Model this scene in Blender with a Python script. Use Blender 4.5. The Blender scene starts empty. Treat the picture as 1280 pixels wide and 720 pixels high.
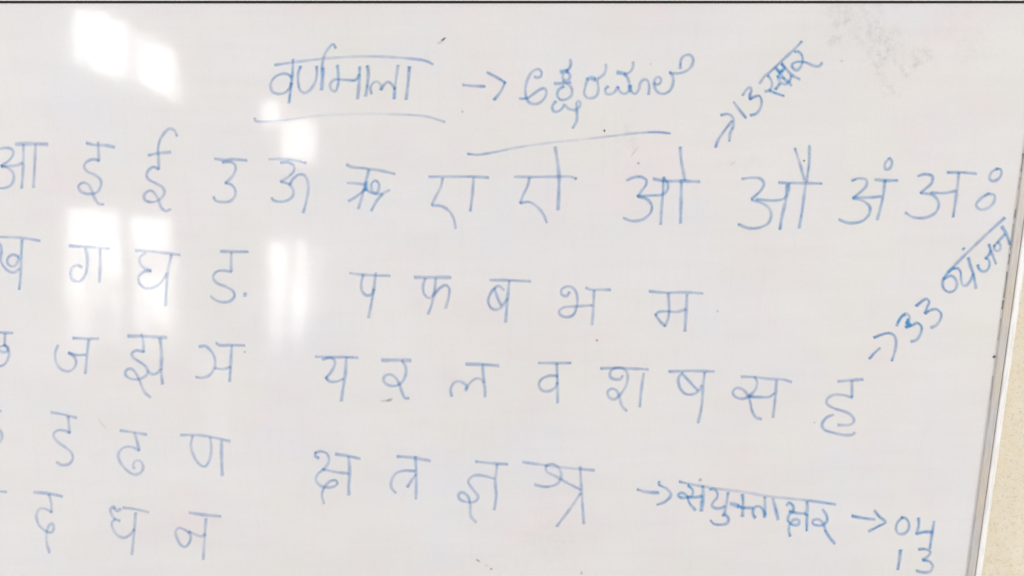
import bpy, bmesh, math, random
from mathutils import Vector
random.seed(7)
C = bpy.context.scene
COL = C.collection

# ------------------------------------------------------------------ camera
F = 1200.0                      # focal length, in widths/1280
PITCH = math.atan(F / 4560.0)
D = 1.45                        # metres from the board
ZC = 2.0                        # eye height above the floor
cam_d = bpy.data.cameras.new('camera'); cam = bpy.data.objects.new('camera', cam_d)
COL.objects.link(cam); C.camera = cam
cam.location = (0, -D, ZC)
cam.rotation_euler = (math.pi/2 - PITCH, 0, 0)
cam_d.lens = 36*F/1280.0; cam_d.sensor_width = 36
cam_d.clip_start = 0.05; cam_d.clip_end = 200

# ------------------------------------------------------------------ world and lamps
w = bpy.data.worlds.new('World'); C.world = w; w.use_nodes = True
bg = w.node_tree.nodes['Background']
bg.inputs[0].default_value = (1.0, 0.98, 0.975, 1); bg.inputs[1].default_value = 0.62

def area(name, loc, target, sx, sy, power, col):
    l = bpy.data.lights.new(name, 'AREA'); l.shape = 'RECTANGLE'; l.size = sx; l.size_y = sy
    l.energy = power; l.color = col
    o = bpy.data.objects.new(name, l); COL.objects.link(o); o.location = loc
    o.rotation_euler = (Vector(target)-Vector(loc)).to_track_quat('-Z', 'Y').to_euler()
    return o
area('warm_fill_right', (3.3, -2.7, 1.9), (0, 0, 1.5), .9, 1.2, 48, (1.0, 0.96, 0.90))  # warm area lamp added at the right, clear of the board's visible reflection
area('daylight_left', (-3.4, -1.6, 2.6), (-.2, 0, 1.6), 1.6, 1.6, 46, (0.90, 0.93, 1.0))

C.view_settings.view_transform = 'Standard'; C.view_settings.look = 'None'
C.view_settings.gamma = 1; C.view_settings.exposure = 0.10; C.view_settings.use_curve_mapping = False

# ------------------------------------------------------------------ helpers
cp, sp = math.cos(PITCH), math.sin(PITCH)
def on_board(px, py):
    """a measured point of the photograph -> x, z on the board's face (plane y = 0)"""
    u, v = (px-640)/F, -(py-360)/F
    dy = cp + v*sp; dz = -sp + v*cp
    t = D/dy
    return u*t, ZC + dz*t
def behind(px, py, dist):
    """what the board mirrors at that point, dist metres in front of it"""
    u, v = (px-640)/F, -(py-360)/F
    dy = cp + v*sp; dz = -sp + v*cp
    t = (D+dist)/dy
    return (u*t, -dist, ZC + dz*t)

def link(name, me, mat, parent=None):
    o = bpy.data.objects.new(name, me); COL.objects.link(o)
    if mat: me.materials.append(mat)
    if parent: o.parent = parent
    return o
def mesh(name, verts, faces, mat, parent=None):
    me = bpy.data.meshes.new(name); me.from_pydata(verts, [], faces); me.update()
    return link(name, me, mat, parent)
def empty(name, loc=(0, 0, 0)):
    o = bpy.data.objects.new(name, None); COL.objects.link(o); o.location = loc; return o

class N:
    def __init__(s, name):
        s.m = bpy.data.materials.new(name); s.m.use_nodes = True
        s.t = s.m.node_tree; s.b = s.t.nodes['Principled BSDF']
    def add(s, typ, **kw):
        n = s.t.nodes.new(typ)
        for k, v in kw.items():
            if k.startswith('i_'):
                n.inputs[k[2:].replace('_', ' ')].default_value = v
            else: setattr(n, k, v)
        return n
    def l(s, a, b): s.t.links.new(a, b)
    def math(s, op, a, b=None, clamp=False):
        n = s.t.nodes.new('ShaderNodeMath'); n.operation = op; n.use_clamp = clamp
        for i, x in enumerate((a, b)):
            if x is None: continue
            if isinstance(x, (int, float)): n.inputs[i].default_value = x
            else: s.l(x, n.inputs[i])
        return n.outputs[0]
    def noise(s, scale, detail=3, rough=.5, sc=(1, 1, 1), off=(0, 0, 0)):
        tc = s.add('ShaderNodeNewGeometry')
        mp = s.add('ShaderNodeMapping'); mp.inputs['Scale'].default_value = sc; mp.inputs['Location'].default_value = off
        s.l(tc.outputs['Position'], mp.inputs[0])
        n = s.add('ShaderNodeTexNoise'); n.inputs['Scale'].default_value = scale
        n.inputs['Detail'].default_value = detail; n.inputs['Roughness'].default_value = rough
        s.l(mp.outputs[0], n.inputs['Vector'])
        return n.outputs[0]
    def ramp(s, x, stops):
        r = s.add('ShaderNodeValToRGB'); e = r.color_ramp.elements
        while len(e) < len(stops): e.new(.5)
        for q, (p, c) in zip(e, stops):
            q.position = p; q.color = c if len(c) == 4 else (*c, 1)
        s.l(x, r.inputs[0]); return r.outputs[0]
    def mix(s, fac, a, b, mode='MIX'):
        n = s.add('ShaderNodeMix', data_type='RGBA', blend_type=mode)
        for i, x in ((0, fac), (6, a), (7, b)):
            if isinstance(x, (int, float)): n.inputs[i].default_value = x
            elif isinstance(x, tuple): n.inputs[i].default_value = (*x, 1) if len(x) == 3 else x
            else: s.l(x, n.inputs[i])
        return n.outputs[2]
    def bump(s, h, strength, dist, target=None):
        b = s.add('ShaderNodeBump'); b.inputs['Strength'].default_value = strength; b.inputs['Distance'].default_value = dist
        s.l(h, b.inputs['Height']); s.l(b.outputs[0], (target or s.b).inputs['Normal'])

def blob_mask(m, x, z, r, soft=.5):
    """0..1 round spot on the board at x,z (metres)"""
    g = m.add('ShaderNodeNewGeometry')
    nn = m.add('ShaderNodeTexNoise'); nn.inputs['Scale'].default_value = 26; nn.inputs['Detail'].default_value = 4
    m.l(g.outputs['Position'], nn.inputs['Vector'])
    ce = m.add('ShaderNodeVectorMath', operation='SUBTRACT'); m.l(nn.outputs['Color'], ce.inputs[0]); ce.inputs[1].default_value = (.5, .5, .5)
    sc = m.add('ShaderNodeVectorMath', operation='MULTIPLY_ADD'); m.l(ce.outputs[0], sc.inputs[0]); sc.inputs[1].default_value = (.13, 0, .13)
    m.l(g.outputs['Position'], sc.inputs[2])
    d = m.add('ShaderNodeVectorMath', operation='DISTANCE'); m.l(sc.outputs[0], d.inputs[0])
    d.inputs[1].default_value = (x, 0, z)
    mr = m.add('ShaderNodeMapRange', interpolation_type='SMOOTHSTEP'); m.l(d.outputs['Value'], mr.inputs[0])
    mr.inputs[1].default_value = r; mr.inputs[2].default_value = r*(1-soft)
    mr.inputs[3].default_value = 0; mr.inputs[4].default_value = 1
    return mr.outputs[0]

# ------------------------------------------------------------------ materials
ROUGH = .070
def relief(m):
    return m.math('ADD', m.noise(2.2, 2, .4), m.math('MULTIPLY', m.noise(16, 3, .55), .15))
def mat_panel():
    m = N('whiteboard_enamel')
    base = (0.775, 0.755, 0.735)
    # blotches left by the duster: faint pinkish, greenish and bluish films
    pink = m.ramp(m.noise(7, 4, .55), [(.48, (0, 0, 0)), (.68, (1, 1, 1))])
    blue = m.ramp(m.noise(5, 4, .55, off=(3, 1, 8)), [(.46, (0, 0, 0)), (.66, (1, 1, 1))])
    yel = m.ramp(m.noise(6, 4, .6, off=(9, 4, 2)), [(.48, (0, 0, 0)), (.68, (1, 1, 1))])
    c = m.mix(m.math('MULTIPLY', pink, .7), base, (0.79, 0.715, 0.72))
    c = m.mix(m.math('MULTIPLY', blue, .7), c, (0.755, 0.755, 0.80))
    c = m.mix(m.math('MULTIPLY', yel, .45), c, (0.77, 0.765, 0.70))
    wipe = m.ramp(m.noise(4.5, 5, .6, sc=(1, 1, 2.2), off=(7, 0, 1)), [(.40, (0, 0, 0)), (.66, (1, 1, 1))])
    c = m.mix(m.math('MULTIPLY', wipe, .35), c, (0.84, 0.825, 0.815))
    # long wiping streaks, mostly sideways
    st = m.ramp(m.noise(9, 5, .6, sc=(.5, 1, 6)), [(.42, (0, 0, 0)), (.72, (1, 1, 1))])
    c = m.mix(m.math('MULTIPLY', st, .10), c, (0.63, 0.62, 0.62))
    st2 = m.ramp(m.noise(14, 5, .65, sc=(7, 1, .6), off=(2, 0, 5)), [(.52, (0, 0, 0)), (.75, (1, 1, 1))])
    c = m.mix(m.math('MULTIPLY', st2, .10), c, (0.62, 0.60, 0.58))
    gr = m.ramp(m.noise(230, 3, .6), [(.35, (0, 0, 0)), (.7, (1, 1, 1))])
    c = m.mix(m.math('MULTIPLY', gr, .12), c, (0.6, 0.6, 0.6))
    # grey smudges near the upper right corner
    fine = m.ramp(m.noise(85, 5, .75), [(.42, (0, 0, 0)), (.68, (1, 1, 1))])
    spots = None
    for px, py, rr, k in ((1055, 12, 34, .42), (1098, 42, 40, .55), (1108, 66, 30, .65), (1146, 74, 20, .6), (1114, 102, 16, .5),
                          (1082, 25, 55, .28), (1210, 55, 60, .14), (1052, 35, 18, .5), (785, 178, 20, .22), (690, 672, 60, .14), (938, 200, 22, .16)):
        x, z = on_board(px, py)
        k2 = m.math('MULTIPLY', m.math('MULTIPLY', blob_mask(m, x, z, rr*1.21e-3, .9), fine), k)
        spots = k2 if spots is None else m.math('MAXIMUM', spots, k2)
    c = m.mix(m.math('MULTIPLY', spots, .85), c, (0.42, 0.385, 0.355))
    m.l(c, m.b.inputs['Base Color'])
    m.b.inputs['Roughness'].default_value = ROUGH
    m.b.inputs['Specular IOR Level'].default_value = .5
    m.bump(relief(m), .25, .004)
    return m.m
def mat_ink():
    m = N('marker_ink')
    a = m.add('ShaderNodeAttribute', attribute_name='ink')
    sepc = m.add('ShaderNodeSeparateColor'); m.l(a.outputs['Color'], sepc.inputs[0])
    dens, blue = sepc.outputs[0], sepc.outputs[1]
    grain = m.ramp(m.noise(520, 3, .7), [(.30, (.62, .62, .62)), (.62, (1, 1, 1))])
    slow = m.ramp(m.noise(38, 3, .6), [(.34, (.66, .66, .66)), (.62, (1, 1, 1))])
    al = m.math('MULTIPLY', m.math('MULTIPLY', dens, grain), slow, True)
    hue = m.ramp(m.noise(30, 3, .6, off=(5, 5, 5)), [(.35, (0.15, 0.27, 0.58)), (.65, (0.09, 0.35, 0.70))])
    col = m.mix(blue, hue, (0.015, 0.35, 0.74))
    m.l(col, m.b.inputs['Base Color'])
    m.b.inputs['Roughness'].default_value = ROUGH
    m.bump(relief(m), .25, .004)
    tr = m.add('ShaderNodeBsdfTransparent'); mx = m.add('ShaderNodeMixShader')
    m.l(al, mx.inputs[0]); m.l(tr.outputs[0], mx.inputs[1]); m.l(m.b.outputs[0], mx.inputs[2])
    m.l(mx.outputs[0], m.t.nodes['Material Output'].inputs[0])
    return m.m
def mat_speck():
    m = N('grey_dirt'); a = m.add('ShaderNodeAttribute', attribute_name='ink')
    sepc = m.add('ShaderNodeSeparateColor'); m.l(a.outputs['Color'], sepc.inputs[0])
    m.b.inputs['Base Color'].default_value = (0.13, 0.11, 0.085, 1); m.b.inputs['Roughness'].default_value = .5
    tr = m.add('ShaderNodeBsdfTransparent'); mx = m.add('ShaderNodeMixShader')
    m.l(sepc.outputs[0], mx.inputs[0]); m.l(tr.outputs[0], mx.inputs[1]); m.l(m.b.outputs[0], mx.inputs[2])
    m.l(mx.outputs[0], m.t.nodes['Material Output'].inputs[0])
    return m.m
def mat_lip():
    m = N('dull_beige_aluminium')
    c = m.mix(m.ramp(m.noise(9, 3, .5, off=(0, 0, 3)), [(.4, (0, 0, 0)), (.62, (1, 1, 1))]), (0.63, 0.57, 0.49), (0.59, 0.575, 0.565))
    sc = m.ramp(m.noise(60, 5, .7, sc=(9, 1, .5)), [(.45, (0, 0, 0)), (.72, (1, 1, 1))])
    c = m.mix(m.math('MULTIPLY', sc, .5), c, (0.33, 0.30, 0.27))
    m.l(c, m.b.inputs['Base Color']); m.b.inputs['Metallic'].default_value = .15
    m.b.inputs['Roughness'].default_value = .5
    return m.m
def mat_white():
    m = N('lit_frame_white')  # white also carries the brightness of the frame's lit outer edge
    c = m.mix(m.ramp(m.noise(45, 4, .6, sc=(6, 1, .5)), [(.45, (0, 0, 0)), (.8, (1, 1, 1))]), (0.93, 0.92, 0.89), (0.70, 0.69, 0.66))
    m.l(c, m.b.inputs['Base Color']); m.b.inputs['Roughness'].default_value = .35
    return m.m
def mat_dark():
    m = N('near_black')  # near-black tone of the strip under the top rail
    c = m.mix(m.noise(60, 3), (0.012, 0.011, 0.013), (0.022, 0.02, 0.022))
    m.l(c, m.b.inputs['Base Color']); m.b.inputs['Roughness'].default_value = .6
    m.b.inputs['Specular IOR Level'].default_value = .2
    return m.m
def mat_groove():
    m = N('mottled_groove')  # mottled darker tone for the groove and backing board
    c = m.mix(m.ramp(m.noise(40, 5, .7, sc=(1, 1, .6)), [(.38, (0, 0, 0)), (.62, (1, 1, 1))]), (0.20, 0.185, 0.17), (0.52, 0.49, 0.46))
    m.l(c, m.b.inputs['Base Color']); m.b.inputs['Roughness'].default_value = .8
    return m.m
def mat_wall():
    m = N('cream_distemper_plaster')
    a = m.ramp(m.noise(55, 5, .7), [(.35, (0, 0, 0)), (.7, (1, 1, 1))])
    c = m.mix(a, (0.82, 0.735, 0.56), (0.86, 0.80, 0.68))
    d = m.ramp(m.noise(210, 4, .7, off=(1, 2, 3)), [(.54, (0, 0, 0)), (.72, (1, 1, 1))])
    c = m.mix(m.math('MULTIPLY', d, .55), c, (0.50, 0.43, 0.31))
    m.l(c, m.b.inputs['Base Color']); m.b.inputs['Roughness'].default_value = .9
    m.bump(m.noise(170, 5, .7), .8, .0025)
    return m.m
def mat_sky(name, strength, tint=(1, 1, 1), lo=None, hi=None):
    m = N(name)
    e = m.add('ShaderNodeEmission'); e.inputs[0].default_value = (*tint, 1)
    nz = m.ramp(m.noise(3.2, 4, .65, sc=(2.6, 1, 1.0)), [(.36, (.10, .10, .10)), (.58, (1, 1, 1))])
    if lo is not None:                      # bright sky above, garden and buildings below
        g = m.add('ShaderNodeNewGeometry'); sx = m.add('ShaderNodeSeparateXYZ'); m.l(g.outputs['Position'], sx.inputs[0])
        mr = m.add('ShaderNodeMapRange', interpolation_type='SMOOTHSTEP'); m.l(sx.outputs[2], mr.inputs[0])
        mr.inputs[1].default_value = lo; mr.inputs[2].default_value = hi; mr.inputs[3].default_value = .05; mr.inputs[4].default_value = 1
        nz = m.math('MULTIPLY', nz, mr.outputs[0])
    elif strength > 10: nz = m.math('ADD', m.math('MULTIPLY', nz, .5), .5)
    m.l(m.math('MULTIPLY', nz, strength), e.inputs[1])
    m.l(e.outputs[0], m.t.nodes['Material Output'].inputs[0]); return m.m

PANEL, INK, SPECK, LIP, WHITE, DARK, GROOVE, WALL = (f() for f in
    (mat_panel, mat_ink, mat_speck, mat_lip, mat_white, mat_dark, mat_groove, mat_wall))

# ------------------------------------------------------------------ wall
WY = .022
wall = mesh('wall', [(-4, WY, 0), (4, WY, 0), (4, WY, 3.4), (-4, WY, 3.4), (-4, WY+.2, 0), (4, WY+.2, 0), (4, WY+.2, 3.4), (-4, WY+.2, 3.4)],
            [(0, 1, 2, 3), (5, 4, 7, 6), (3, 2, 6, 7), (4, 5, 1, 0), (1, 5, 6, 2), (4, 0, 3, 7)], WALL)
wall['kind'] = 'structure'

# ------------------------------------------------------------------ whiteboard
ztop = on_board(640, 4.2)[1]
zrail = on_board(640, 1.1)[1]
XR = sum(on_board(x, y)[0] for x, y in ((1279, 195), (1254, 380), (1239, 500), (1224, 600), (1208, 720)))/5
XL = XR - 2.40; ZB = ztop - 1.19
board = empty('whiteboard', ((XL+XR)/2, 0, ZB))
board['label'] = 'white marker board covered in blue handwritten letters, on a cream wall'
board['category'] = 'whiteboard'
OFF = Vector(board.location)
def child(name, verts, faces, mat):
    return mesh(name, [tuple(Vector(v)-OFF) for v in verts], faces, mat, board)
def box(name, x0, x1, y0, y1, z0, z1, mat):
    v = [(x, y, z) for z in (z0, z1) for y in (y0, y1) for x in (x0, x1)]
    return child(name, v, [(0, 1, 5, 4), (3, 2, 6, 7), (2, 0, 4, 6), (1, 3, 7, 5), (4, 5, 7, 6), (2, 3, 1, 0)], mat)
def extrude(name, prof, axis, a, b, mat, smooth=False):
    """closed profile [(u, y)] swept along z (axis 'z': u is x) or along x (axis 'x': u is z)"""
    n = len(prof); v = []
    for t in (a, b):
        for u, y in prof: v.append((u, y, t) if axis == 'z' else (t, y, u))
    f = [(i, (i+1) % n, n+(i+1) % n, n+i) for i in range(n)] + [tuple(range(n))[::-1], tuple(range(n, 2*n))]
    o = child(name, v, f, mat)
    bm = bmesh.new(); bm.from_mesh(o.data); bmesh.ops.recalc_face_normals(bm, faces=bm.faces); bm.to_mesh(o.data); bm.free()
    if smooth:
        for p in o.data.polygons: p.use_smooth = len(p.vertices) == 4
    return o

# panel, a grid so the sheet can bow by a hair as such boards do
bm = bmesh.new()
nx, nz = 48, 24
grid = [[bm.verts.new(Vector((XL+(XR-XL+.004)*i/nx, 0, ZB+(ztop-ZB)*j/nz))-OFF) for i in range(nx+1)] for j in range(nz+1)]
for j in range(nz):
    for i in range(nx): bm.faces.new((grid[j][i], grid[j][i+1], grid[j+1][i+1], grid[j+1][i]))
me = bpy.data.meshes.new('panel'); bm.to_mesh(me); bm.free()
panel = link('panel', me, PANEL, board)
box('backing_board', XL+.002, XR-.002, .0015, .018, ZB+.001, ztop-.001, GROOVE)

PX = 1.20e-3
def rail_profile(s, u0):
    lip = [(0, .004), (0, -.0030), (.7, -.0042), (9.6, -.0042), (10.4, -.0036), (10.4, .004)]
    gro = [(10.45, .010), (10.45, -.0012), (11.9, -.0012), (11.9, .010)]
    bead = [(11.95, .0215), (11.95, -.0028), (12.6, -.0050), (14.5, -.0058), (17.5, -.0058), (20.0, -.0046), (21.4, -.0020), (21.9, .004), (21.9, .0215)]
    return [[(u0+s*a*1e-3*1.12, y) for a, y in p] for p in (lip, gro, bead)]
W = 21.9e-3*1.12
for s, u0, ax, a, b in ((1, XR, 'z', ZB-W, ztop+W), (-1, XL, 'z', ZB-W, ztop+W), (-1, ZB, 'x', XL+.0002, XR-.0002)):
    pl, pg, pb = rail_profile(s, u0)
    r = extrude('frame_rail', pb, ax, a, b, WHITE, False)
    extrude('inner_lip', pl, ax, a+.0004, b-.0004, LIP, False)
    extrude('groove', pg, ax, a+.0006, b-.0006, GROOVE, False)
# top: narrow near-black strip, then a white rail
box('dark_strip', XL+.0005, XR-.0005, -.0012, .004, ztop, zrail, DARK)
extrude('frame_rail', [(zrail, .0215), (zrail, -.0022), (zrail+.001, -.0040), (zrail+.018, -.0045), (zrail+.022, -.002), (zrail+.022, .0215)], 'x', XL+.0004, XR-.0004, WHITE, False)

# ------------------------------------------------------------------ handwriting
layer = [0]
def crom(pts, step=1.3):
    if len(pts) == 2:
        p, q = pts; n = max(2, int(math.dist(p, q)/step))
        # a drawn line is never quite straight
        nx_, ny_ = -(q[1]-p[1]), q[0]-p[0]; L = math.hypot(nx_, ny_) or 1
        b = random.uniform(-.012, .012)*L
        return [(p[0]+(q[0]-p[0])*i/n+nx_/L*b*math.sin(math.pi*i/n), p[1]+(q[1]-p[1])*i/n+ny_/L*b*math.sin(math.pi*i/n)) for i in range(n+1)]
    P = [(2*pts[0][0]-pts[1][0], 2*pts[0][1]-pts[1][1])]+list(pts)+[(2*pts[-1][0]-pts[-2][0], 2*pts[-1][1]-pts[-2][1])]
    out = []
    for i in range(1, len(P)-2):
        p0, p1, p2, p3 = P[i-1:i+3]
        t = [0]
        for a, b in ((p0, p1), (p1, p2), (p2, p3)): t.append(t[-1]+max(1e-3, math.dist(a, b))**.5)
        n = max(2, int(math.dist(p1, p2)/step))
        for k in range(n):
            u = t[1]+(t[2]-t[1])*k/n
            L = lambda a, b, ta, tb: tuple(((tb-u)*a[j]+(u-ta)*b[j])/(tb-ta) for j in (0, 1))
            A1, A2, A3 = L(p0, p1, t[0], t[1]), L(p1, p2, t[1], t[2]), L(p2, p3, t[2], t[3])
            B1, B2 = L(A1, A2, t[0], t[2]), L(A2, A3, t[1], t[3])
            out.append(L(B1, B2, t[1], t[2]))
    out.append(tuple(pts[-1])); return out

def ribbon(V, Fc, Cl, pts, width, dens, blue, fade):
    """soft-edged marker stroke: verts 5 across with ink density falling to the edges"""
    layer[0] += 1
    dens *= .82; y0 = -.00025 - (layer[0] % 40)*1.2e-5
    n = len(pts); base = len(V)
    ph = random.uniform(0, 6)
    ends = []
    t0 = (pts[1][0]-pts[0][0], pts[1][1]-pts[0][1]); l0 = math.hypot(*t0) or 1
    t1 = (pts[-1][0]-pts[-2][0], pts[-1][1]-pts[-2][1]); l1 = math.hypot(*t1) or 1
    ext = width*.28
    pts = [(pts[0][0]-t0[0]/l0*ext, pts[0][1]-t0[1]/l0*ext)]+pts+[(pts[-1][0]+t1[0]/l1*ext, pts[-1][1]+t1[1]/l1*ext)]
    n = len(pts)
    for i, p in enumerate(pts):
        a, b = pts[max(0, i-1)], pts[min(n-1, i+1)]
        dx, dy = b[0]-a[0], b[1]-a[1]; L = math.hypot(dx, dy) or 1
        nx_, ny_ = -dy/L, dx/L
        s = i/(n-1)
        wv = width*(1+.10*math.sin(i*.23+ph)+.06*math.sin(i*.71+ph*2))
        e = 0.0 if i in (0, n-1) else 1.0
        k = dens*(1+.14*math.sin(i*.13+ph)+.10*math.sin(i*.37+2*ph))
        # pen presses at the start, lifts towards the end
        k *= 1+.35*math.exp(-i/3.0)+.22*math.exp(-(n-1-i)/2.5)
        if fade: k *= 1-fade*math.sin(math.pi*min(1, s*1.05))**1.0
        if i in (0, n-1): k = 0
        for off, q in ((-1, 0), (-.42, .80), (0, 1), (.42, .80), (1, 0)):
            x, z = on_board(p[0]+nx_*wv*off*.5, p[1]+ny_*wv*off*.5)
            V.append(tuple(Vector((x, y0-i*1.5e-7, z))-OFF)); Cl.append((min(1, k*q), blue, 0, 1))
    for i in range(n-1):
        for j in range(4):
            q = base+i*5+j; Fc.append((q, q+1, q+6, q+5))
def ink_object(name, label, V, Fc, Cl, mat):
    o = mesh(name, V, Fc, mat, board)
    at = o.data.color_attributes.new('ink', 'FLOAT_COLOR', 'POINT')
    for i, c in enumerate(Cl): at.data[i].color = c
    if label: o['label'] = label
    return o
DW, DD = 5.2, .60
def glyph(name, label, tile, strokes, d=DD, w=DW, b=.1):
    """tile = (x, y, enlargement) of the spot measured in; a stroke may start with options: d=.. w=.. b=.. f=.."""
    ox, oy, k = tile; V, Fc, Cl = [], [], []
    for s in strokes.split(';'):
        dd, ww, bb, ff = d, w, b, 0
        pts = []
        for tok in s.split():
            if '=' in tok:
                kk, v = tok.split('='); v = float(v)
                if kk == 'd': dd = d*v
                elif kk == 'w': ww = w*v
                elif kk == 'b': bb = v
                elif kk == 'f': ff = v
            else:
                x, y = tok.split(','); pts.append((ox+float(x)/k, oy+float(y)/k))
        ribbon(V, Fc, Cl, crom(pts), ww, dd, bb, ff)
    return ink_object(name, label, V, Fc, Cl, INK)
H = 'blue handwritten '

# title
glyph('headline', H+'line over the title word varnamala', (320, 0, 4), 'f=.5 95,325 200,310 350,292 560,282 760,292 850,305 885,322', d=.62)
glyph('letter', H+'Devanagari letter va starting the title', (330, 50, 7.42), '255,345 220,318 165,315 100,345 62,410 75,475 130,500 190,490 235,450 255,400;b=.5 d=1.15 270,180 265,300 252,420 232,582')
glyph('letter', H+'Devanagari letter na with hook above in the title', (330, 50, 7.42), '340,245 320,300 318,400 335,465 375,490 425,465 475,390 490,320 488,245;665,75 640,38 605,70 565,130 545,200 538,260;w=1.35 d=1.2 b=.6 545,265 542,350 535,460')
glyph('letter', H+'Devanagari letter ma in the title', (330, 50, 7.42), '680,235 690,330 685,420 660,475 625,460 615,410 650,370 750,370 850,370 885,320;w=1.15 888,250 882,400 868,545')
glyph('vowel_sign', H+'upright after ma in the title', (420, 60, 7.42), 'w=1.15 290,165 300,220 290,350 275,445')
glyph('letter', H+'Devanagari letter la in the title', (420, 60, 7.42), '330,425 320,370 350,320 385,312 415,345 418,390;418,385 455,330 485,315 520,340 545,380;d=.75 575,160 558,280 545,380;w=1.1 b=.6 d=1.2 545,370 540,470')
glyph('vowel_sign', H+'upright ending the title word', (420, 60, 7.42), 'w=1.1 d=1.1 680,175 668,330 650,475')
glyph('underline', H+'faint curved line under the title word', (320, 0, 4), 'f=.75 w=.9 -6,590 -2,604 50,608 150,600 300,580 500,570 700,572 850,582 945,610', d=.46)
glyph('arrow', H+'arrow between the two title words', (560, 0, 4), '75,425 130,430 185,432;195,362 240,385 285,412;285,412 265,455 230,500', d=.72)
K = (640, 60, 7.42)
glyph('letter', H+'Kannada letter a, first of the Kannada word', K, '210,265 230,275 265,265 275,230 255,200 220,200 180,230 145,290 125,370 130,450 155,500 200,520 255,510 300,465 320,410 300,375 260,385 200,425 140,465 70,470')
glyph('letter', H+'Kannada letter ksha with stroke below', K, '540,105 545,150 530,190 500,215;b=.7 w=1.3 450,222 500,215 520,212;475,240 470,280 500,300 535,280 530,240 505,225;b=.7 w=1.1 d=1.2 395,330 460,328 545,318;480,355 430,390 420,440 450,480 505,475 550,440 555,380 530,345 500,325 470,300;b=.5 405,495 375,540 385,585 420,590 465,560 485,525 520,560 580,575 620,550 635,510 620,490 600,510 600,580 600,670 564,742')
glyph('letter', H+'Kannada letter ra with raised tail', K, '700,285 680,360 670,420 695,460 740,465 785,440 800,380 790,310 765,285;b=.9 w=1.6 d=1.15 700,290 730,278 765,290;d=.8 795,287 850,245 870,200 870,150')
glyph('letter', H+'Kannada letter ma', (740, 60, 7.42), '150,355 125,380 130,420 175,428 215,400 240,360;240,360 260,405 300,425 340,400 350,350;b=.8 w=1.5 d=1.1 235,228 300,237;300,240 330,280 350,350 360,400 400,425 430,390 450,320 490,290 520,310 530,360 525,430;b=.8 w=1.3 352,350 356,400;320,240 360,215 380,170 380,130')
glyph('letter', H+'Kannada letter le ending the Kannada word', (740, 60, 7.42), '575,325 600,340 635,320 635,280 605,270 580,300 580,360 610,410 660,425 715,400 750,340 752,280 735,235 720,218;720,235 800,235 870,215 920,170 938,110 915,68 870,65 830,95 820,140 818,190')
glyph('underline', H+'long slanting line under the Kannada word', (520, 160, 4.8), 'f=.72 310,155 370,160 470,145 600,118 740,97 860,82 960,72 1140,52 1310,32 1440,25 1525,32', d=.74, w=4.5)

# note: -> 13 svar
T = (880, 45, 6)
glyph('arrow', H+'small arrow pointing to 13 at upper right', (0, 0, 1), '901,144 910,142.5 916,147 916.5,157 912.5,167 911.7,176.5;915,151 905,164 897,176 894.5,184', d=.78, b=0)
glyph('digit', H+'digit 1 of the slanting 13 at upper right', T, '222,495 270,560 315,615', d=.75)
glyph('digit', H+'digit 3 of the slanting 13 at upper right', T, '290,445 320,400 345,385 355,405 345,440 345,475;345,475 380,455 415,450 432,490 420,545 385,585 348,595', d=.72)
S = (940, 45, 9.6)
glyph('headline', H+'slanting line over the word svar', S, 'd=.95 598,65 500,165 350,305 190,455 150,485 90,570', d=.68, b=.1)
glyph('letter', H+'slanting Devanagari letter sa of svar', S, '190,475 230,530 240,590 215,650;b=.8 w=1.2 160,665 215,652;b=.4 215,655 290,690 384,720;280,640 335,570', d=.74, b=.3)
glyph('letter', H+'slanting scribbled over letter va of svar', S, '285,385 330,450 310,500 350,560 400,580 445,550 470,480;300,400 350,460 385,510 430,550;w=1.2 330,440 365,420;355,335 390,390 350,420;300,480 340,500 385,510;b=.3 355,330 400,385 480,470 575,520;b=.2 440,545 470,595', d=.66, b=.95)
glyph('letter', H+'slanting Devanagari letter ra ending svar', S, '510,190 560,190 600,240 605,310 575,380 535,412 490,385 480,345 520,315 590,310 650,320 720,350 780,365 825,345 835,318', d=.68, b=.45)

# row of vowels
A = (0, 160, 6); V1 = H+'Devanagari vowel '
glyph('letter', V1+'aa at the left edge of the top row', A, '-50,190 0,157 50,148 95,165 100,195 70,240 10,285;10,285 60,300 95,330 105,375 85,425 40,448 -10,450 -60,435;w=1.1 b=.4 10,290 80,285 130,278 168,262;175,125 177,200 172,330 163,450;268,120 262,250 252,445;w=1.4 d=.95 120,122 200,118 300,120 358,122', d=.5)
glyph('letter', V1+'i, short, over a window reflection', A, 'w=1.15 650,112 700,125 790,130 858,143;735,105 740,180 742,245;742,245 700,235 650,255 632,290 655,325 710,350 755,390 758,430 730,480 680,495 630,488 595,460 592,430 625,410 665,425 690,470 710,525 745,570 778,572', d=.54)
glyph('letter', V1+'ii with a hook on top', (140, 160, 6), '488,60 470,20 430,5 395,35 360,90 347,150 350,230 352,305;w=1.1 275,205 340,190 440,180;352,310 315,292 280,310 260,350 275,385 330,415 380,445 395,485 365,530 310,555 255,545 240,515 260,480 295,470 325,495 350,540 370,595 405,622 440,608', d=.54)
glyph('letter', V1+'u', (260, 160, 6), 'w=1.1 52,230 120,240 200,236 290,243;110,258 165,255 200,272 208,310 180,365 132,412;132,412 180,428 205,465 203,510 165,548 100,555 60,545 42,518', d=.55)
glyph('letter', V1+'uu with a hook at its right', (260, 160, 6), 'd=.85 460,234 540,232 640,240 735,262;545,260 600,258 645,285 645,320 610,360 545,402;545,402 600,418 638,460 635,510 590,545 530,552 490,540 478,522;612,425 640,380 680,350 720,352 748,400 752,470 735,560 715,635', d=.53)
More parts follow.
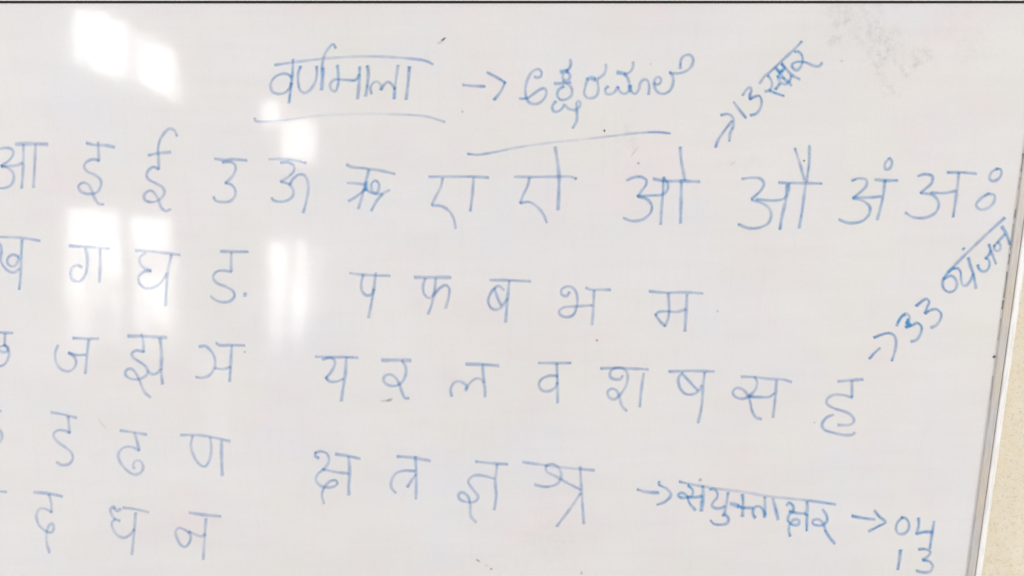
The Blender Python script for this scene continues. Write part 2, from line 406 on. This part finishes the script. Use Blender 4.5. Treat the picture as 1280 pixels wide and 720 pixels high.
glyph('letter', V1+'ri with crossing strokes', (400, 160, 6), '200,275 240,292 330,302 450,318 562,345;368,312 350,380 335,440 310,530 288,605;d=.9 205,412 270,415 345,425;215,548 270,515 340,460;w=1.3 b=1 347,405 343,468;b=.5 340,450 375,480 420,490 440,460 440,415 415,395 388,415 385,450 405,485 450,495 490,480 522,465;470,495 430,540 385,620', d=.55)
E = (520, 160, 4.8)
glyph('letter', V1+'e', E, '78,293 180,292 340,292 435,298;160,300 150,350 120,410 95,460;95,465 150,468 195,495 225,540 238,602;345,300 338,400 326,498', d=.56)
glyph('letter', V1+'ai, its upright crossing the bar', E, 'd=.9 592,293 700,294 850,292 930,293 960,305;680,300 670,345 640,410 625,450;625,450 680,445 730,475 765,520 785,568;w=1.2 835,115 850,210 858,290 856,400 852,490', d=.58)
glyph('letter', V1+'o', (720, 160, 4.8), '305,315 340,298 385,293 420,310 420,340 395,375 370,410;370,410 430,430 455,470 445,510 400,548 335,558 285,540;b=.5 370,410 450,405 520,398 548,370 550,335 530,300;525,295 520,400 512,500 508,578;w=1.15 b=.4 465,305 530,318 620,318 740,322;w=1.1 625,115 632,200 645,270 652,315;w=1.1 b=.4 632,312 630,440 627,570', d=.62, b=.2)
glyph('letter', V1+'au with two strokes rising above the bar', (880, 160, 4.8), '228,305 290,298 340,305 360,335 340,375 285,425;285,430 340,448 385,475 403,520 385,570 330,598 265,600 205,577;b=.5 315,428 400,435 460,430 490,415 508,370 508,335;w=1.1 498,340 490,430 468,530 455,608;448,328 560,330 706,333;545,122 575,215 602,310;632,105 630,210 615,320;b=.3 612,320 602,390 588,500 570,600', d=.62, b=.2)
R = (1020, 160, 3.69)
glyph('letter', V1+'am with a small ring above', R, '165,243 200,232 232,240 232,265 205,295 170,322;170,325 215,335 248,365 243,400 210,430 150,438 105,422;b=.6 180,320 250,320 300,315;b=.4 318,240 308,320 282,423;b=.5 w=1.1 272,238 320,242 375,242;335,140 318,165 320,190 340,185 350,155 338,137', d=.66, b=.35)
glyph('letter', V1+'ah, last in the top row', R, '470,222 500,213 535,222 535,250 505,280 482,300;482,300 540,310 565,345 555,385 510,412 450,412 412,390;530,298 590,300 645,290;658,208 650,290 632,410;605,205 670,205 738,210', d=.66, b=.2)
glyph('visarga_ring', 'upper blue ring after the vowel ah', R, '835,188 808,205 800,235 815,245 840,235 855,210 850,190 832,188', d=.64)
glyph('visarga_ring', 'lower blue ring after the vowel ah', R, '795,302 760,325 738,355 755,375 790,370 820,340 822,310 795,302', d=.6)

# note: -> 33 vyanjan
Y = (1170, 270, 7.2)
glyph('headline', H+'slanting line over the word vyanjan', Y, '618,15 540,85 400,215 250,360 160,450 110,505', d=.62)
glyph('letter', H+'slanting Devanagari letter va of vyanjan', Y, 'b=.8 160,465 110,505 70,560;70,560 58,610 75,660 120,685 165,668 188,620 175,570 145,540 110,545 80,565', d=.72, b=.3)
glyph('letter', H+'slanting Devanagari letter ya of vyanjan', Y, '160,470 200,475 222,510 225,570 240,620 270,625 310,580 335,520;w=1.1 290,375 310,450 335,520 350,600 360,650;w=1.2 b=0 245,292 250,300', d=.7, b=.3)
glyph('letter', H+'slanting Devanagari letter ja of vyanjan', Y, '375,440 395,485 430,500 465,480 482,430 470,390 445,382;445,382 475,350 492,310;475,255 500,330 540,430', d=.7, b=.35)
glyph('letter', H+'slanting Devanagari letter na ending vyanjan', Y, '520,270 545,245 580,205 620,165;525,265 525,300 555,315 578,290 575,255 555,235;w=1.15 592,95 625,150 650,210 662,255', d=.7, b=.35)
Z = (1070, 360, 6)
glyph('arrow', H+'broken arrow pointing to 33', Z, '135,372 190,350 250,338 285,355 300,400 292,470 268,545;100,530 135,490 180,450', d=.78, b=0)
glyph('digit', H+'first digit 3 of 33, overwritten', Z, '305,282 335,220 375,190 400,215 385,260 375,295;375,295 420,280 460,262 490,290 485,340 450,390 412,402;b=1 315,255 345,215 370,200;b=1 385,235 395,262 410,282;b=1 375,255 395,285', d=.76, b=.25)
glyph('digit', H+'second digit 3 of 33', Z, '450,135 500,95 530,82 548,105 530,150 518,190;518,190 560,165 605,160 638,195 630,240 600,280 562,298', d=.74, b=.1)

# ka row
B2 = (0, 280, 6); CN = H+'Devanagari consonant '
glyph('letter', CN+'kha cut by the left edge', B2, 'd=.9 -60,95 40,98 150,102 300,125;b=.4 165,120 160,250 155,380 145,490;-30,120 5,160 12,200 5,270 30,320 70,355 110,362 145,335;140,245 100,230 65,248 55,285 80,315 110,315 130,290 145,255', d=.54, b=.1)
glyph('letter', CN+'ga inside a bright window reflection', B2, '520,165 640,170 820,185;640,180 652,230 655,300 640,380 600,428 550,420 530,380 540,330 580,308 615,325;750,190 752,300 745,435', d=.5, b=0)
glyph('letter', CN+'gha inside a bright window reflection', (160, 280, 6), '60,198 170,205 300,220 390,232;130,215 90,250 95,300 130,335 172,350;172,350 115,360 82,395 85,440 125,478 180,480 235,450 275,400 290,370;325,235 300,350 288,480 283,610', d=.5, b=0)
glyph('letter', CN+'nga with a dot beside it', (160, 280, 6), 'w=1.1 695,205 780,207 900,208;775,215 775,355;775,358 710,348 660,360 640,400 665,440 735,470 790,505 797,545 760,580 700,585 650,565 622,540;w=1.2 878,518 878,540', d=.55)
P = (420, 310, 6)
glyph('letter', CN+'pa', P, 'd=.9 105,188 200,200 300,205 405,208;205,200 190,260 195,320 230,355 270,345 285,310;298,185 285,300 268,400 245,522', d=.55)
glyph('letter', CN+'pha', P, 'w=1.25 590,220 700,220 860,220;668,230 652,290 665,350 700,375 735,350;748,225 738,330 715,430 690,495;738,345 780,300 820,278 848,300 845,370 822,450', d=.55)
Q = (580, 310, 6)
glyph('letter', CN+'ba with a slash in its loop', Q, '195,240 330,242 498,250;300,315 260,285 225,305 190,360 182,405 205,450 245,462 285,440 310,400 325,380;230,305 250,370 280,430;w=1.1 b=.3 340,248 325,390 312,555', d=.58)
glyph('letter', CN+'bha', Q, '790,330 770,360 735,350 730,315 760,292 800,290 835,320 850,370 845,440 820,500 770,518 720,500 715,470 750,445 830,438 960,430;915,297 950,312 1020,312 1098,313;b=.4 975,318 970,450 960,575', d=.54)
glyph('letter', CN+'ma in the upper consonant row', (740, 310, 6), '430,325 560,335 700,332 830,340;572,340 578,450 570,530 548,585;548,585 520,560 475,502;475,502 500,480 560,475 640,478 700,460;w=1.1 712,350 708,440 702,530 697,622', d=.58, b=.15)

# cha row
B3 = (0, 400, 6)
glyph('letter', CN+'chha cut by the left edge', B3, '-40,88 30,95 95,97;38,105 35,190;35,190 60,205 55,235 25,240 0,230 -5,205 35,190;45,195 68,240 60,290 35,330 0,345 -30,340', d=.5, b=0)
glyph('letter', CN+'ja', B3, '435,190 415,245 420,310 455,365 510,385 555,360 572,310 550,270 515,245;b=.4 515,245 570,262 640,260;b=.3 665,150 655,250 640,400;548,135 640,140 740,140', d=.52)
glyph('letter', CN+'jha', (150, 400, 6), 'w=1.2 60,120 180,122 350,132;160,105 175,170 178,238;178,240 125,228 90,250 100,280 150,315 195,350 210,390 185,425 130,445 70,435 40,405 55,370 90,368 120,400 150,460 185,540 230,580;205,380 240,405 275,400 300,380;w=1.2 300,135 312,250 308,370;308,370 320,480', d=.52)
glyph('letter', CN+'nya', (150, 400, 6), '595,200 640,195 685,235 712,290 710,350 675,410 620,432 570,428;712,360 770,368 830,350;722,170 745,188 835,188 935,190;838,195 832,300 823,460', d=.54)
U = (380, 420, 6)
glyph('letter', CN+'ya', U, '88,155 200,160 300,158 405,162;140,175 200,162 232,190 225,230 195,280 165,312;165,312 190,338 240,342 295,320;w=1.1 b=.4 318,165 310,280 295,380 280,485', d=.58)
glyph('letter', CN+'ra', U, 'w=1.3 585,182 690,180 800,182;735,185 762,230 762,290 735,345 690,372 640,370 600,340 605,300 650,288 690,315 715,360 735,420 760,465 785,465', d=.56)
L6 = (540, 420, 6)
glyph('letter', CN+'la', L6, 'w=1.15 255,210 370,213 500,222;148,450 140,400 165,350 205,340 250,362 262,385 250,410;255,395 290,345 335,318 375,330 395,380 398,455;380,215 382,270 392,350', d=.54, b=0)
glyph('letter', CN+'va', L6, '800,203 930,203 1040,202;940,300 880,298 820,325 802,370 830,410 880,412 925,385 940,350;b=.4 935,205 940,330 942,500', d=.58)
glyph('letter', CN+'sha', (700, 420, 6), '305,243 430,240 560,245 660,250;470,295 455,320 415,325 380,310 375,275 400,245 450,238 490,255 508,300 495,370 450,440 405,475 365,455 358,415 390,395 425,410 445,460 465,525 500,562;628,280 610,400 598,530', d=.55)
X8 = (820, 440, 6)
glyph('letter', CN+'ssha with a slash through its loop', X8, '98,146 250,142 435,146;195,152 168,200 180,270 225,315 280,315 320,290 345,250;195,160 250,220 315,290;365,155 352,270 340,420 315,530', d=.57)
glyph('letter', CN+'sa', X8, 'd=.9 640,185 740,188 830,200 960,208 1015,225;740,188 758,225 745,280 705,325;705,330 650,350 595,335 575,300 600,272 640,275 680,310 705,370 720,440 750,490 790,502;b=.3 705,335 780,338 850,335 885,310;903,212 895,330 877,490', d=.57)
glyph('letter', CN+'ha', (960, 440, 6), 'w=1.1 525,220 620,212 712,205;628,215 630,335;632,342 560,322 490,322 445,350 440,385 490,420 570,445 625,475 645,515 620,543 525,547;490,470 440,490 405,540 420,580 490,605 570,622 630,620 650,603', d=.57)

# ta rows
B4 = (0, 500, 6)
glyph('letter', CN+'tha, only its curve at the left edge', B4, '-60,210 -20,215 10,240 15,280 -5,320 -50,330', d=.42, b=0)
glyph('headline', H+'bar over the tha at the left edge', B4, '-60,84 10,82', d=.42, b=0)
glyph('letter', CN+'dda', B4, '385,92 460,105 575,133;w=1.1 512,125 522,245;525,245 480,228 430,228 402,260 425,305 500,360 540,400 545,445 515,480 465,487 425,465', d=.5, b=0)
glyph('letter', CN+'ddha', (140, 500, 6), '62,228 150,240 260,258;170,245 205,375;205,378 150,352 90,355 50,400 55,450 100,515 165,557 215,545 235,500 210,455 175,458 160,490 168,515', d=.48, b=0)
glyph('letter', CN+'nna', (140, 500, 6), '515,262 640,262 760,280 885,308;605,270 592,340 615,420 655,480 695,498 725,465 745,380 738,280;w=1.15 822,310 822,430 828,565', d=.48, b=.05)
glyph('headline', H+'bar of a letter cut by the left edge', (0, 600, 6), '-60,82 0,85 50,88', d=.5, b=0)
glyph('letter', CN+'da', (0, 600, 6), 'w=1.15 255,92 360,100 468,122;368,105 385,170 388,240;388,240 340,215 300,215 275,260 290,330 340,380 385,392 405,360 390,325 365,345 352,390 350,460 372,545', d=.46, b=0)
glyph('letter', CN+'dha', (130, 600, 6), 'w=1.2 125,215 100,232 80,215;80,212 75,200 50,215 60,260 85,290 120,305;85,292 60,320 70,370 105,415 150,432 195,410 225,370;145,207 220,215 335,240;238,245 228,380 210,558', d=.46, b=0)
glyph('letter', CN+'na, last of the bottom row', (130, 600, 6), 'w=1.15 640,245 760,262 875,272;b=.2 765,290 755,430 745,595;640,395 600,370 560,360 538,385 550,440 580,490 610,500 640,470 650,420 640,390;640,385 690,410 730,422 760,405', d=.48, b=.05)

# conjuncts
W5 = (380, 540, 6); CJ = H+'conjunct letter '
glyph('letter', CJ+'ksha', W5, 'w=1.15 b=.3 110,195 85,180 85,155;85,155 125,145 170,160 188,200 175,245 145,280;145,280 100,320 90,360 120,400 170,415 220,410 252,385 235,362 195,370 155,410 135,470 150,535;145,280 240,300 335,312;b=.5 w=1.15 335,185 342,300 335,400 337,470;w=1.1 238,165 330,180 420,200', d=.55, b=.15)
glyph('letter', CJ+'tra', W5, 'w=1.15 700,183 800,190 945,215;b=.5 835,185 842,300 840,500;830,292 750,290 690,310 658,360 655,415 688,455;838,320 805,365 775,412', d=.55, b=.1)
J = (540, 550, 4.364)
glyph('letter', CJ+'gya', J, '238,117 330,127 412,132;355,135 345,230 350,300 340,380;340,210 280,195 225,195 198,225 220,265 252,310 235,335 190,338 150,320 145,295 165,285 195,305 208,350 212,415 240,448', d=.54, b=.15)
glyph('letter', CJ+'shra', J, 'f=.35 495,120 600,135 700,148 885,165;625,140 655,130 690,150 705,200 680,240 620,255 560,243;620,140 625,170 680,200 740,235 810,270;808,145 815,270 828,455;810,290 760,365 680,470', d=.52, b=.15)

# note: -> samyuktakshar -> 04, 13
M7 = (780, 580, 6); G = (860, 590, 9.6); O = (900, 580, 6)
glyph('arrow', H+'arrow before the word samyuktakshar', M7, 'w=1.1 100,190 160,208 260,215;262,130 265,155 320,185 352,230 310,280 248,305', d=.7, b=.1)
glyph('headline', H+'faint line over the word samyuktakshar', M7, 'f=.55 415,132 520,155 720,187 890,208 1070,240 1370,272 1585,302', d=.66, b=.1)
glyph('letter', H+'letter sam of samyuktakshar', M7, '480,160 515,195 510,235 470,250 425,250 405,232 430,215 470,235 490,290 535,345;470,248 530,250 585,240;w=1.3 590,165 592,230 580,350;w=1.2 d=.7 b=0 570,112 572,124', d=.72, b=.6)
glyph('letter', H+'letter yu of samyuktakshar', G, '260,210 310,205 350,245 350,300 310,350 285,400 320,430 380,435 440,410;b=.7 480,245 465,350 445,450 430,525;410,520 450,515 485,560 470,610 400,630 310,620 270,580', d=.7, b=.35)
glyph('letter', H+'letter kta of samyuktakshar', G, 'w=1.5 b=.9 510,380 560,390 600,408;600,408 650,430;w=1.15 650,270 660,350 652,530;660,430 780,432;805,550 780,500 785,440 830,410 870,420 910,470 925,510;w=1.15 920,300 922,400 918,540', d=.72, b=.6)
glyph('vowel_sign', H+'leaning upright inside samyuktakshar', O, 'w=1.15 395,260 415,330 435,415', d=.72, b=.4)
glyph('letter', H+'letter ksha of samyuktakshar', O, '500,310 515,290 545,310 548,350 515,385 510,425 545,455 590,450 590,420 560,415 530,440 515,490 525,540;520,355 590,370 640,370;w=1.3 b=.8 652,285 655,330 645,380;652,380 650,500', d=.72, b=.55)
glyph('letter', H+'letter ra ending samyuktakshar', O, '770,340 800,390 800,430 760,460 700,450 695,425 735,415 770,440 790,500;790,500 825,555 860,598', d=.7, b=.4)
X = (1040, 600, 6)
glyph('arrow', H+'arrow pointing to 04', X, 'w=1.1 150,270 230,285 320,295;318,228 350,270 400,315 350,345 275,385', d=.72, b=.4)
glyph('digit', H+'digit 0 of 04', X, '530,278 490,320 480,370 500,402 540,402 572,370 575,320 550,285 520,280', d=.72, b=.35)
glyph('digit', H+'digit 4 of 04', X, 'w=1.1 648,285 650,340 632,405;632,405 690,390 752,390;765,310 752,390 733,515', d=.72, b=.35)
glyph('digit', H+'digit 1 of 13 at the bottom', X, 'w=1.1 513,525 505,600 493,670', d=.72, b=.25)
glyph('digit', H+'digit 3 of 13 at the bottom', X, '650,520 700,518 738,540 720,570 680,600;680,600 730,610 755,645 735,685 680,692 632,680', d=.7, b=.25)

# ------------------------------------------------------------------ specks and stains
def speck(px, py, rx, ry, ang, dens, name='speck', label=None):
    V, Fc, Cl = [], [], []
    layer[0] += 1; y0 = -.0002-(layer[0] % 40)*1e-5
    n = 14; ca, sa = math.cos(ang), math.sin(ang)
    x, z = on_board(px, py); V.append(tuple(Vector((x, y0, z))-OFF)); Cl.append((dens, 0, 0, 1))
    for ring, q in ((.5, .8), (1, 0)):
        for i in range(n):
            t = 2*math.pi*i/n; j = random.uniform(.8, 1.15)
            u, v = rx*ring*j*math.cos(t), ry*ring*j*math.sin(t)
            x, z = on_board(px+u*ca-v*sa, py+u*sa+v*ca)
            V.append(tuple(Vector((x, y0, z))-OFF)); Cl.append((dens*q, 0, 0, 1))
    for i in range(n):
        k = (i+1) % n
        Fc.append((0, 1+i, 1+k)); Fc.append((1+i, 1+n+i, 1+n+k, 1+k))
    return ink_object(name, label, V, Fc, Cl, SPECK)
for a in ((554.5, 49, 4.5, 1.8, -.6, .75), (550, 53, 6, 2.5, -.4, .18), (578, 139.5, 2, 2, 0, .3), (755.5, 163.3, 1.8, 2.4, 0, .85),
          (1005, 201, 1.9, 1.7, 0, .7), (798, 204, 2.4, 2.2, 0, .38), (487, 500, 6, 2.6, -.35, .34), (480, 501, 6, 2, -.1, .18),
          (746, 425.3, 2.3, 2.3, 0, .42), (897, 389, 2.4, 2.2, 0, .22), (306, 440, 2.2, 2.2, 0, .3), (1242.5, 446, 2.6, 2.4, 0, .95),
          (597.5, 700.5, 4.2, 1.6, .6, .42), (614, 711, 2.6, 1.6, .5, .4), (608, 706.5, 3, 1.4, .6, .15), (727, 716, 2, 3, 0, .3),
          (720, 223, 2, 2, 0, .3), (793, 190, 11, 1.6, -.95, .16), (128, 530, 12, 1.3, .9, .14), (1018, 528, 2, 2, 0, .22),
          (916, 204, 7, 1.6, -.6, .13), (813, 80, 2, 2, 0, .16), (1052, 76, 2.4, 2, 0, .2)):
    speck(*a)
# dark grime collected along the panel's right edge
V, Fc, Cl = [], [], []
def grime(y0, y1, dens, w):
    x = lambda y: 1254-(y-380)*.1353
    ribbon(V, Fc, Cl, crom([(x(y0)-.6, y0), (x((y0+y1)/2)+random.uniform(-.5, .5), (y0+y1)/2), (x(y1)-.4, y1)]), w, dens, 0, 0)
for y0, y1, d_, w_ in ((192, 214, .55, 3), (222, 236, .3, 3), (262, 272, .5, 3.5), (280, 312, .3, 3), (318, 330, .55, 3), (340, 372, .5, 3), (376, 386, .6, 4), (398, 425, .25, 3), (470, 500, .2, 3)):
    V, Fc, Cl = [], [], []
    grime(y0, y1, d_, w_); ink_object('grime_line', None, V, Fc, Cl, SPECK)

# ------------------------------------------------------------------ daylit windows across the room (seen mirrored in the board)
DIST = 3.6
SKY = mat_sky('bright_sky_through_glass', 11); ZL = behind(640, 462, DIST)[2]; ZH = behind(640, 365, DIST)[2]
MID = mat_sky('hazy_view_through_glass', 10.0, (1, .985, .96), ZL, ZH); LOW = mat_sky('dim_view_through_glass', 3.0, (1, .985, .96), ZL, ZH)
def pane(parent, corners, mat):
    p = [Vector(behind(x, y, DIST)) for x, y in corners]
    b = [q+Vector((0, -.01, 0)) for q in p]
    o = mesh('pane', [tuple(q-parent.location) for q in p+b], [(0, 1, 2, 3), (7, 6, 5, 4), (0, 4, 5, 1), (1, 5, 6, 2), (2, 6, 7, 3), (3, 7, 4, 0)], mat, parent)
    return o
def window(label, panes):
    base = behind(*panes[0][0][2], DIST)
    r = empty('window', base); r['label'] = label; r['category'] = 'window'; r['group'] = 'daylit windows across the room'
    for cs, m_ in panes: pane(r, cs, m_)
def rect(x0, y0, x1, y1, sl=0.0):
    dy = (x1-x0)*sl
    return [(x0, y0), (x1, y0+dy), (x1, y1+dy), (x0, y1)]
HAZY = mat_sky('curtained_view_through_glass', 11, (1, .99, .97))
window('left ventilator window facing the board', [([(94, 8), (150, 20), (162, 45), (161, 101), (125, 92), (88, 74)][0:1]+[(158, 28), (161, 101), (89, 74)], SKY)])
window('right ventilator window facing the board', [([(170, 40), (216, 60), (227, 128), (171, 105)], SKY)])
window('left tall window facing the board', [(rect(87, 260, 149, 312, .06), SKY), (rect(88, 314, 150, 452, .06), MID)])
window('second tall window facing the board', [(rect(169, 272, 215, 314), SKY), (rect(170, 316, 223, 452), MID)])
window('far tall window facing the board', [(rect(333, 128, 352, 156), HAZY), (rect(354, 152, 392, 200), HAZY), (rect(336, 300, 354, 445), MID), (rect(367, 298, 383, 440), MID), (rect(355, 304, 366, 440), LOW), (rect(384, 304, 404, 440), LOW)])
window('added pane for a faint glow on the board', [(rect(480, 214, 508, 250), mat_sky('faint_glow_pane', 2.5))])  # small glowing pane added to mirror a faint patch of light
window('added pane for a dim low glow on the board', [(rect(240, 450, 288, 548), mat_sky('faint_glow_pane', 2.2, (.92, .95, 1)))])  # glowing pane added for the dim bluish light low on the board
